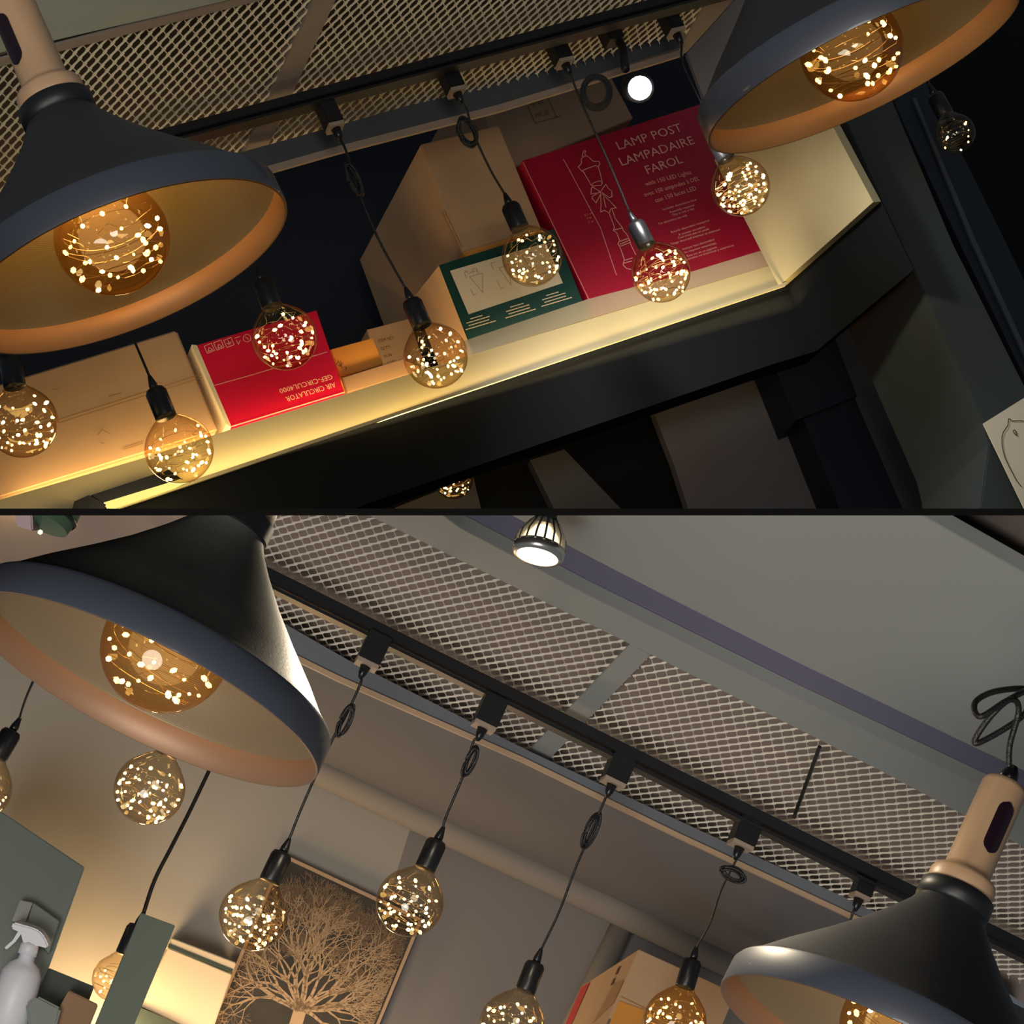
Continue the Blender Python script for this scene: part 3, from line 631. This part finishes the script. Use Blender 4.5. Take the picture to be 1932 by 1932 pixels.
# ------------------------------------------------------------------ right and lower parts of room A
wl = W0.shift(NA * 0.45)
lw = slab('wall_lower', [(-200, 880), (1400, 560), (2100, 200), (2300, 1300), (-200, 1500)], wl, NA * 0.03, 'fascia'); struct(lw); tag(lw, 'black lower wall under the shelf of the upper room', 'wall')
for q in ([(1225, 755), (1460, 670), (1512, 793), (1600, 990), (1308, 990), (1272, 878)], [(1000, 868), (1065, 848), (1200, 990), (1060, 990)], [(720, 990), (745, 958), (893, 900), (915, 990)], [(1560, 640), (1735, 500), (1782, 600), (1862, 800), (1875, 840), (1845, 990), (1700, 990)], [(1165, 780), (1230, 765), (1272, 878), (1310, 990), (1200, 990)]):
    pass
slab('panel', [(1225, 755), (1460, 670), (1512, 793), (1600, 990), (1308, 990), (1272, 878)], wl.shift(-NA * 0.03), NA * 0.02, 'grey_panel', lw)
slab('panel', [(1000, 868), (1065, 848), (1200, 990), (1060, 990)], wl.shift(-NA * 0.02), NA * 0.02, 'beam_a', lw)
slab('panel', [(720, 990), (745, 958), (893, 900), (915, 990)], wl.shift(-NA * 0.02), NA * 0.02, 'beam_a', lw)
slab('panel', [(1560, 640), (1735, 490), (1782, 600), (1862, 800), (1875, 840), (1845, 990), (1700, 990)], wl.shift(-NA * 0.03), NA * 0.02, 'grey_panel', lw)
e = empty('black_bracket', wl.on(1540, 720), UA, 'black stepped post below the shelf corner of the upper room', 'post')
wb = wl.shift(-NA * 0.12)
slab('upper_block', [(1440, 640), (1560, 600), (1617, 747), (1502, 793)], wb, NA * 0.1, 'navy2', e)
slab('post', [(1512, 780), (1610, 745), (1716, 990), (1596, 990)], wb.shift(NA * 0.01), NA * 0.08, 'navy2', e)
wc = Plane(Pc + NA * 0.05, NA)
co = slab('column', [(1560, 150), (1670, 150), (1690, 204), (1800, 462), (1932, 725), (2020, 900), (1935, 990), (1846, 990), (1866, 838), (1855, 795), (1770, 608), (1664, 382)], wc, NA * 0.25, 'column', None, 0.002)
tag(co, 'dark green grey column right of the shelf corner', 'column')
dn_ = struct(slab('door_1', [(1600, -150), (2250, -150), (2250, 1000), (1990, 1000), (1700, 400)], wc.shift(NA * 0.35), NA * 0.02, 'fascia')); tag(dn_, 'dark glazed door beyond the column', 'door')
slab('door_frame', [(1672, 150), (1745, 150), (1900, 462), (2060, 800), (2000, 850), (1812, 462), (1695, 210)], wc.shift(NA * 0.2), NA * 0.05, 'navy2', dn_)
slab('frame_highlight', [(1722, 185), (1728, 185), (1842, 455), (1992, 780), (1984, 784), (1832, 455)], wc.shift(NA * 0.195), NA * 0.01, 'beam_a', dn_)  # paler strip in place of a highlight running down the door frame
# a bulb added for the reflection in the dark door, and a far bulb
pendant('dim bulb added for a reflection in the dark door, right of the dark green column', (1803, 252), 38, (1786, 214), UA, DA, NA, top=P(1730, 60, 3.75), nled=9, seed=21, R=0.035)
wv = pendant('far fairy light bulb peeking out under the black fascia', (855, 905), 37, (840, 868), UA, DA, NA, top=P(810, 800, 4.0), nled=26, seed=22, R=0.036)
e = carton('paper_sign', 'white paper with a cat drawing at the right edge', [(1855, 799), (2000, 708), (2060, 860), (1945, 985)], wc.shift(-NA * 0.02), NA * 0.002, 'paper', 0, 'paper')
X8 = lambda L_: [(1740 + x / 8.78, 740 + y / 8.78) for x, y in L_]
lines('cat_drawing', [X8([(1640, 1560), (1560, 1460), (1440, 1230), (1370, 1080), (1325, 900), (1320, 760), (1345, 660), (1420, 550), (1432, 440), (1460, 445), (1490, 480), (1620, 470), (1680, 480)]), X8([(1510, 640), (1530, 625), (1560, 660), (1570, 720), (1540, 700), (1510, 650)])], 2.0, wc.shift(-NA * 0.02), 'ink', e)

# =================================================================== ROOM B (lower)
ROOM[0] = 'B'
CB = Plane(P(925, 1290, 3.10), UBC)
bm = B(); pl = CB.shift(UBC * 0.03)
prism(bm, [pl.on(-400, 860), pl.on(2100, 700), pl.on(2100, 2010), pl.on(1850, 1838), pl.on(1604, 1720), pl.on(1280, 1570), pl.on(988, 1432), pl.on(640, 1274), pl.on(380, 1146), pl.on(-400, 1080)], UBC * 0.02)
ceilB = struct(link('ceiling', bm, 'void_b')); tag(ceilB, 'brownish void above the metal mesh ceiling of the lower room', 'ceiling')
mesh_panel([(400, 940), (640, 940), (700, 973), (1190, 1216), (1225, 1238), (1010, 1436), (800, 1328), (560, 1210), (400, 1125)], (850, 1212), (5.2, 12.4), (16.4, -3.1), CB, UBC, 'mesh_b', ceilB, 0.9, 3.6, 0.5)
mesh_panel([(1225, 1234), (1650, 1447), (2010, 1625), (2010, 1880), (1740, 1775), (1604, 1710), (1280, 1556), (1015, 1440)], (1400, 1427), (2.7, 12.0), (20.0, -2.6), CB, UBC, 'mesh_b', ceilB, 1.1, 3.2, 0.5)
slab('cross_bar', [(1190, 1214), (1228, 1236), (1018, 1452), (975, 1440)], CB.shift(-UBC * 0.004), UBC * 0.02, 'board_b', ceilB, 0.001)
slab('joint_cable', [(1542, 1410), (1549, 1412), (1500, 1545), (1494, 1543)], CB.shift(-UBC * 0.004), UBC * 0.004, 'black_metal', ceilB)
slab('board', [(560, 905), (800, 945), (868, 996), (1100, 1118), (1500, 1316), (1840, 1478), (2010, 1556), (2010, 1640), (1650, 1449), (1190, 1216), (700, 975)], CB.shift(-UBC * 0.008), UBC * 0.02, 'board_b', ceilB, 0.001)
slab('board', [(890, 905), (960, 970), (1110, 1050), (1250, 1122), (1500, 1248), (1850, 1416), (2020, 1496), (2020, 1130), (1745, 975), (1600, 900), (900, 900)], CB.shift(-UBC * 0.016), UBC * 0.02, 'board_b', ceilB, 0.001)
slab('slot_backing', [(740, 880), (960, 960), (1110, 1050), (2030, 1480), (2030, 1590), (1100, 1140), (780, 960)], CB.shift(UBC * 0.012), UBC * 0.004, 'slot_b', ceilB)
slab('dark_slot', [(1600, 880), (2060, 880), (2060, 1160), (1932, 1092)], CB.shift(UBC * 0.03), UBC * 0.004, 'beam_a', ceilB)
slab('board', [(1880, 880), (2060, 880), (2060, 1040), (1960, 1000)], CB.shift(-UBC * 0.006), UBC * 0.01, 'board_b', ceilB)
# beam, trim, soffit
PBB = Plane(CB.on(925, 1385) - NB * 0.05, NB)
WB = Plane(P(500, 1600, 4.25), NB)
t3 = slab('trim_4', [(380, 1085), (560, 1190), (660, 1247), (1000, 1418), (1280, 1548), (1604, 1698), (1800, 1790), (1800, 1810), (1604, 1722), (1280, 1572), (988, 1430), (640, 1276), (540, 1225), (380, 1145)], PBB, NB * 0.012, 'beam_b'); struct(t3); tag(t3, 'dark beam under the mesh ceiling of the lower room', 'beam')
t4 = slab('trim_5', [(380, 1146), (540, 1226), (640, 1275), (988, 1429), (1280, 1571), (1604, 1722), (1800, 1812), (1800, 1821), (1604, 1732), (1280, 1581), (988, 1439), (640, 1286), (540, 1237), (380, 1157)], PBB.shift(-NB * 0.004), NB * 0.006, 'frame_b'); struct(t4); tag(t4, 'pale narrow trim under the beam of the lower room', 'trim')
bm = B(); tr = [(380, 1156), (988, 1438), (1604, 1731), (1900, 1870)]; du = [(380, 1330), (600, 1450), (1160, 1712), (1400, 1822)]
p4 = PBB.shift(NB * 0.02); w4 = WB
f4 = [bm.verts.new(p) for p in (p4.on(*tr[0]), p4.on(*tr[3]), w4.on(2000, 2100), w4.on(380, 1340))]; bm.faces.new(f4)
sf = struct(link('trim_6', bm, 'soffit_b')); tag(sf, 'dark soffit between pale trim and round duct', 'soffit')
wbk = slab('wall_back', [(-400, 900), (600, 1200), (2400, 2150), (2400, 2700), (-400, 2700)], WB, NB * 0.03, 'wall_b'); struct(wbk); tag(wbk, 'warm grey back wall of the lower room', 'wall')
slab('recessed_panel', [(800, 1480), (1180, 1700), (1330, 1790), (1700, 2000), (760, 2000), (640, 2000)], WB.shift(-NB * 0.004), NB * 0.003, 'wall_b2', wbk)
bm = B(); wd = WB.shift(-NB * 0.05); tube(bm, [wd.on(380, 1345), wd.on(620, 1457), wd.on(1160, 1708), wd.on(1700, 1965)], 0.036, 24); o = link('round_duct', bm, 'duct', None, True); tag(o, 'long round duct running along the wall top of the lower room', 'duct')
bm = B(); wd = WB.shift(-NB * 0.022); tube(bm, [wd.on(1196, 1700), wd.on(1100, 1900), wd.on(1050, 2000)], 0.024, 20); o = link('wall_pipe', bm, 'duct', None, True); tag(o, 'grey pipe going down the wall behind the cardboard box', 'pipe')
# rail
TB = Plane(CB.shift(-UBC * 0.035).on(925, 1303), NB)
rail('track_rail', (330, 1010), (2010, 1838), CB.shift(-UBC * 0.035), UB, NB, 0.026, 'black track rail below the mesh ceiling of the lower room')
# picture
e = empty('framed_picture', WB.on(650, 1800), UB, 'framed print of a pale leafless tree on a dark ground', 'picture')
wp = WB.shift(-NB * 0.02); TL, TR, BR, BL = (533, 1610), (798, 1734), (690, 1995), (370, 1995)
slab('print', [TL, TR, BR, BL], wp, NB * 0.015, 'picture', e)
wf = wp.shift(-NB * 0.004)
slab('frame_rail', [TL, TR, (794, 1739), (531, 1616)], wf, NB * 0.02, 'frame_b', e)
slab('frame_rail', [TR, (792, 1732), (684, 1995), (690, 1995)], wf, NB * 0.02, 'frame_b', e)
slab('frame_rail', [TL, (539, 1612), (377, 1995), (370, 1995)], wf, NB * 0.02, 'frame_b', e)
bm = B(); bm2 = B(); rnd = random.Random(5); wt = wp.shift(-NB * 0.0015); wt2 = wp.shift(-NB * 0.0008)
def inside(x, y): return in_poly(x, y, [(534, 1622), (786, 1740), (682, 1990), (378, 1990)])
def branch(x, y, ang, L, wpx, dep):
    n = 4; pts = [(x, y)]
    for i in range(n):
        ang += rnd.uniform(-0.20, 0.20); x += math.cos(ang) * L / n; y -= math.sin(ang) * L / n
        if not inside(x, y): break
        pts.append((x, y))
    if len(pts) > 1:
        tgt, pl_ = (bm, wt) if dep < 5 or (dep < 7 and rnd.random() < 0.6) else (bm2, wt2)
        for i in range(len(pts) - 1):
            a_, b_ = pl_.on(*pts[i]), pl_.on(*pts[i + 1]); ribbon(tgt, [a_, b_], max(0.75, wpx * (1 - 0.12 * i)) * a_.y / F, pl_.n)
    if len(pts) == n + 1 and dep < 8:
        k = 2 if rnd.random() < 0.55 else 3
        for i in range(k):
            sp = rnd.uniform(0.22, 0.62) * (1 if i % 2 else -1)
            if i == 2: sp *= 0.2
            branch(x, y, ang + sp, L * rnd.uniform(0.62, 0.86), wpx * 0.60, dep + 1)
ax_ = math.radians(66)
for da, LL in ((0, 62), (-0.5, 60), (0.5, 60), (-0.95, 64), (0.9, 58), (-1.35, 54), (1.3, 48), (0.25, 66), (-0.25, 66), (-1.7, 44), (0.7, 60), (-0.7, 62), (1.55, 50), (0.12, 44), (-0.36, 42), (0.62, 40), (-0.85, 44), (1.1, 42), (-1.15, 46)):
    branch(566 + da * -4, 1905, ax_ + da, LL, 7.5, 1)
ribbon(bm, [wt.on(545, 1990), wt.on(556, 1940), wt.on(568, 1900)], 24 * 4.2 / F, wt.n)
stuff(link('tree_print', bm, 'tree_ink', e)); stuff(link('twig_print', bm2, 'tree_ink2', e))

pendant('fairy light bulb at the left frame edge of the lower room', (-40, 1488), 62, (-8, 1425), UB, DB, NB, top=P(110, 1190, 3.0), via=[(56, 1300)], seed=30)
pendant('fairy light bulb directly under the left lamp rim of the lower room', (282, 1489), 67, (310, 1425), UB, DB, NB, top=P(400, 1180, 2.95), nled=56, seed=31)
pendant('fairy light bulb overlapping the left corner of the tree picture', (478, 1728), 65, (508, 1662), UB, DB, NB, TB, (705, 1225), [(575, 1510), (625, 1400), (650, 1355), (680, 1290)], (652, 1360, 60, 16, 4, 3), nled=54, seed=32)
pendant('fairy light bulb touching the top right corner of the tree picture', (773, 1703), 64, (803, 1638), UB, DB, NB, TB, (925, 1342), [(842, 1540), (875, 1460), (893, 1400)], (888, 1437, 56, 14, 4, 3), nled=48, seed=33)
pendant('fairy light bulb cut by the bottom edge, left of the cardboard box', (966, 1934), 62, (993, 1870), UB, DB, NB, TB, (1168, 1448), [(1055, 1720), (1085, 1640), (1115, 1570), (1145, 1500)], (1115, 1568, 66, 18, 6, 5), nled=48, seed=34)
pendant('fairy light bulb in front of the cardboard box of the lower room', (1274, 1925), 59, (1296, 1862), UB, DB, NB, TB, (1408, 1566), [(1340, 1740), (1360, 1680), (1390, 1620)], (1383, 1650, 22, 44, 4, 3), nled=48, seed=35, gl='glass_amber')
pendant('dim fairy light bulb behind the black panel, on a thick wrapped cord', (218, 1846), 44, (236, 1800), UB, DB, NB, top=P(420, 1400, 3.2), via=[(292, 1660), (325, 1595), (362, 1522)], nled=12, seed=36, cordr=0.0030, R=0.033)
# adapter with short cord right of the others, going behind the lamp
e = empty('track_plug', TB.on(1632, 1660), UB, 'black track plug with a short cord left of the right lamp of the lower room', 'plug')
pp = adapter(e, (1632, 1664), TB, UB, DB, NB); bm = B(); tube(bm, smooth_pts([pp, P(1608, 1725, pp.y), P(1590, 1790, pp.y), P(1570, 1880, pp.y)], 5), 0.0019, 8); link('cord', bm, 'cord', e, True)

# spotlight B
sc = P(1014, 1050, 2.45); up = (V((0.18, 0, 0.97)) * math.cos(math.radians(27)) + V((0, 1, 0)) * math.sin(math.radians(27))).normalized()
up = (V((0.22, 0, 0.90)) + V((0, 0.42, 0))).normalized()
e = empty('ceiling_spotlight', sc, up, 'silver finned spotlight glowing warm on the lower room ceiling', 'spotlight')
k = 2.45 / F
bm = B(); lathe(bm, sc, up, [(40 * k, -1 * k), (47 * k, 0), (51 * k, 8 * k), (50 * k, 16 * k), (46 * k, 22 * k)], 40); link('rim', bm, 'silver', e, True)
bm = B(); lathe(bm, sc, up, [(44 * k, 18 * k), (36 * k, 40 * k), (22 * k, 58 * k), (0, 60 * k)], 32); link('core', bm, 'vent_glow', e, True)
X, Y, Zz = basis(up)
for i in range(18):
    a = 2 * math.pi * i / 18; rd = X * math.cos(a) + Y * math.sin(a); tn = up.cross(rd); bm = B()
    pr = [sc + rd * 51 * k + up * 18 * k, sc + rd * 48 * k + up * 40 * k, sc + rd * 30 * k + up * 70 * k, sc + rd * 20 * k + up * 70 * k, sc + rd * 38 * k + up * 30 * k, sc + rd * 44 * k + up * 16 * k]
    prism(bm, [p - tn * 2.2 * k for p in pr], tn * 4.4 * k); link('fin', bm, 'silver', e)
bm = B(); lathe(bm, sc, up, [(26 * k, 62 * k), (27 * k, 72 * k), (20 * k, 84 * k), (20 * k, 150 * k), (0, 150 * k)], 28); link('neck', bm, 'silver', e, True)
bm = B(); lathe(bm, sc, -up, [(40 * k, 0), (30 * k, 3 * k), (0, 5 * k)], 40); link('lamp_face', bm, 'spot_warm', e, True)
lamp('spot_b_light', 'SPOT', sc - up * 0.02, 38, (1.0, 0.84, 0.60), sc - up + V((0, .1, 0)), spot_size=math.radians(165), spot_blend=1.0, shadow_soft_size=0.025)
# green lit device at top left
e = empty('ceiling_device', P(85, 985, 2.9), UB, 'green lit glossy ceiling device at the upper left of the lower room', 'device')
k = 2.9 / F; dc = P(95, 940, 2.9); bm = B(); lathe(bm, dc, -UB, [(0, -60 * k), (62 * k, -60 * k), (66 * k, 20 * k), (60 * k, 50 * k), (0, 58 * k)], 40); link('body', bm, 'green_lit_body', e, True)
bm = B(); lathe(bm, dc, -UB, [(66.5 * k, 24 * k), (68 * k, 27 * k), (66 * k, 32 * k)], 40); link('ring', bm, 'black_metal', e, True)
bm = B(); ball(bm, P(76, 1004, 2.80), 5 * k); link('indicator', bm, 'green_glow', e, True)
bm = B(); prism(bm, [P(28, 960, 2.86), P(60, 960, 2.86), P(62, 1002, 2.86), P(30, 992, 2.86)], V((0, .04, 0)), 0.002); link('side_cover', bm, 'pinkish', e)

big_lamp('black cone lamp at the left of the lower room, its top cut off', (268, 1309), 364, -25.0, 14.5, gpx=(296, 1222), seed=41, blk='shade_black_lit', handle=True, gr=0.34, energy=0.25)
big_lamp('black cone lamp with wooden slotted handle at lower right', (1664, 2010), 335, -30.0, 14.0, gpx=(1700, 1950), seed=42, gr=0.33, slotside=12,
         cordtop=[(1905, 1408, 0), (1922, 1340, 0), (1905, 1320, -.01), (1850, 1352, -.02), (1840, 1325, 0), (1880, 1304, .01), (1945, 1303, .02), (1930, 1350, .01), (1850, 1400, 0), (1843, 1388, 0), (1890, 1330, -.01), (1960, 1290, .02)])
# box on the right of room B
wx = Plane(P(1205, 1791, 3.45), (NB * 0.93 - DB * 0.25).normalized())
vx = nvec((1205, 1791), (1097, 1861), UB, wx); print('vx', vx)
e = carton('cardboard_box', 'tan cardboard box with red stripe at the bottom of the lower room', [(1205, 1791), (1388, 1874), (1330, 2010), (1150, 1920), (1140, 1940)], wx, vx, 'cardboard', 0.001)
p0 = wx.on(1205, 1791); dn2 = (wx.on(1150, 1920) - p0); sn = vx.cross(dn2).normalized(); sn = sn if sn.dot(p0) < 0 else -sn
def sp(s, t): return p0 + vx * s + dn2 * t + sn * 0.0015
def side_patch(nm, c, m_): bm = B(); bm.faces.new([bm.verts.new(sp(*x)) for x in c]); link(nm, bm, m_, e)
side_patch('red_stripe', [(0.80, 0.04), (0.97, 0.04), (0.97, 1.4), (0.80, 1.4)], 'red_print')
side_patch('tape', [(0.02, 0.45), (0.20, 0.38), (0.30, 0.95), (0.02, 0.78)], 'ink_tan')
side_patch('print', [(0.22, 0.12), (0.26, 0.12), (0.26, 0.24), (0.22, 0.24)], 'ink')
side_patch('print', [(0.22, 0.30), (0.26, 0.30), (0.26, 0.40), (0.22, 0.40)], 'ink')
patch('tape', [(1168, 1888), (1215, 1905), (1212, 1932), (1150, 1932)], wx, 'cardboard_orange', e, 0.002)
lines('seam', [[(1172, 1880), (1380, 1985)]], 2, wx, 'ink_tan', e)
# left objects
WP = WB.shift(-NB * 0.5)
gp = slab('glass_cabinet', [(-60, 1492), (14, 1538), (160, 1636), (92, 1826), (20, 1990), (-60, 1990)], WP, NB * 0.3, 'green_grey', None, 0.002); tag(gp, 'grey green cabinet side behind the white spray bottle', 'cabinet')
o = slab('dark_cabinet', [(92, 1826), (178, 1861), (130, 1990), (20, 1990)], WP.shift(-NB * 0.01), NB * 0.3, 'dark_green', None, 0.001); tag(o, 'dark green low cabinet right of the spray bottle', 'cabinet')
o = slab('brown_box', [(130, 1868), (186, 1895), (160, 1960), (95, 1960), (112, 1900)], WP.shift(-NB * 0.06), NB * 0.04, 'cardboard_dark', None, 0.002); tag(o, 'small brown box in front of the dark green cabinet', 'box')
o = slab('white_tub', [(48, 1893), (70, 1878), (116, 1902), (100, 1960), (58, 1960)], WP.shift(-NB * 0.08), NB * 0.05, 'green_grey', None, 0.004); tag(o, 'pale grey tub beside the spray bottle', 'tub')
o = slab('grey_carton', [(38, 1698), (62, 1703), (48, 1740), (22, 1738)], WP.shift(-NB * 0.03), NB * 0.02, 'board_b', None, 0.001); tag(o, 'pale grey carton behind the spray trigger', 'box')
o = slab('olive_carton', [(63, 1703), (112, 1738), (92, 1800), (50, 1745)], WP.shift(-NB * 0.025), NB * 0.02, 'green_grey', None, 0.001); tag(o, 'olive carton right of the pale grey carton', 'box')
bp_ = slab('room_panel', [(266, 1722), (331, 1746), (230, 1990), (165, 1990), (180, 1932)], Plane(P(265, 1800, 2.86), NB), NB * 0.025, 'dark_green', None, 0.001); tag(bp_, 'dark slanting panel between the wrapped cord and the wall unit', 'panel')
e = empty('wall_unit', WB.on(350, 1850), UB, 'white wall unit with a dark slot left of the tree picture', 'wall unit')
wu = WB.shift(-NB * 0.09)
slab('body', [(318, 1788), (438, 1838), (396, 1960), (310, 1920), (262, 1897)], wu, NB * 0.09, 'white_b', e, 0.002)
slab('top_cover', [(324, 1769), (446, 1816), (440, 1834), (319, 1784)], wu.shift(-NB * 0.005), NB * 0.09, 'white_b', e, 0.002)
slab('air_slot', [(319, 1780), (440, 1829), (438, 1835), (317, 1787)], wu.shift(-NB * 0.006), NB * 0.01, 'dark_green', e)
slab('dark_base', [(258, 1898), (310, 1920), (396, 1962), (380, 2000), (225, 2000)], wu.shift(-NB * 0.01), NB * 0.09, 'dark_green', e)
# spray bottle
d = 3.55; k = d / F; bx = P(78, 1798, d); dnb = (P(42, 1932, d) - bx).normalized() ; dnb = (dnb * 0.96 - V((0, .22, 0))).normalized()
e = empty('spray_bottle', P(30, 1960, d), -dnb, 'white spray bottle with trigger head at the lower left edge', 'bottle')
bc = P(52, 1800, d)
bm = B(); lathe(bm, P(50, 1808, d), dnb, [(0, -8 * k), (15 * k, -8 * k), (16 * k, 4 * k), (30 * k, 14 * k), (38 * k, 30 * k), (40 * k, 60 * k), (38 * k, 190 * k), (0, 190 * k)], 40); link('bottle_body', bm, 'white_plastic', e, True)
bm = B(); lathe(bm, P(58, 1778, d), dnb, [(0, 0), (14 * k, 0), (17 * k, 6 * k), (18 * k, 24 * k), (0, 24 * k)], 32); link('collar', bm, 'white_plastic', e, True)
bm = B(); pts = [(25, 1740), (20, 1752), (38, 1760), (44, 1782), (70, 1785), (88, 1790), (92, 1786), (84, 1768), (74, 1756), (60, 1750)]
prism(bm, [P(x, y, d - 0.012) for x, y in pts], V((0, 0.024, 0)), 0.0025); link('trigger_head', bm, 'white_plastic', e, True)
bm = B(); pts = [(34, 1757), (40, 1762), (28, 1778), (12, 1792), (8, 1788), (24, 1774)]
prism(bm, [P(x, y, d - 0.006) for x, y in pts], V((0, 0.012, 0)), 0.001); link('trigger', bm, 'white_plastic', e)
# warm lamp standing low before the lower left wall, hidden behind the cabinets
lamp('wall_washer', 'POINT', WB.shift(-NB * 0.16).on(170, 1975) , 6.5, (1.0, 0.66, 0.32), shadow_soft_size=0.05)
lamp('picture_fill_light', 'POINT', WB.shift(-NB * 0.25).on(520, 2060), 3.2, (1.0, 0.68, 0.38), shadow_soft_size=0.06)  # unseen light added to brighten the tree print
print('objects', len(bpy.data.objects))
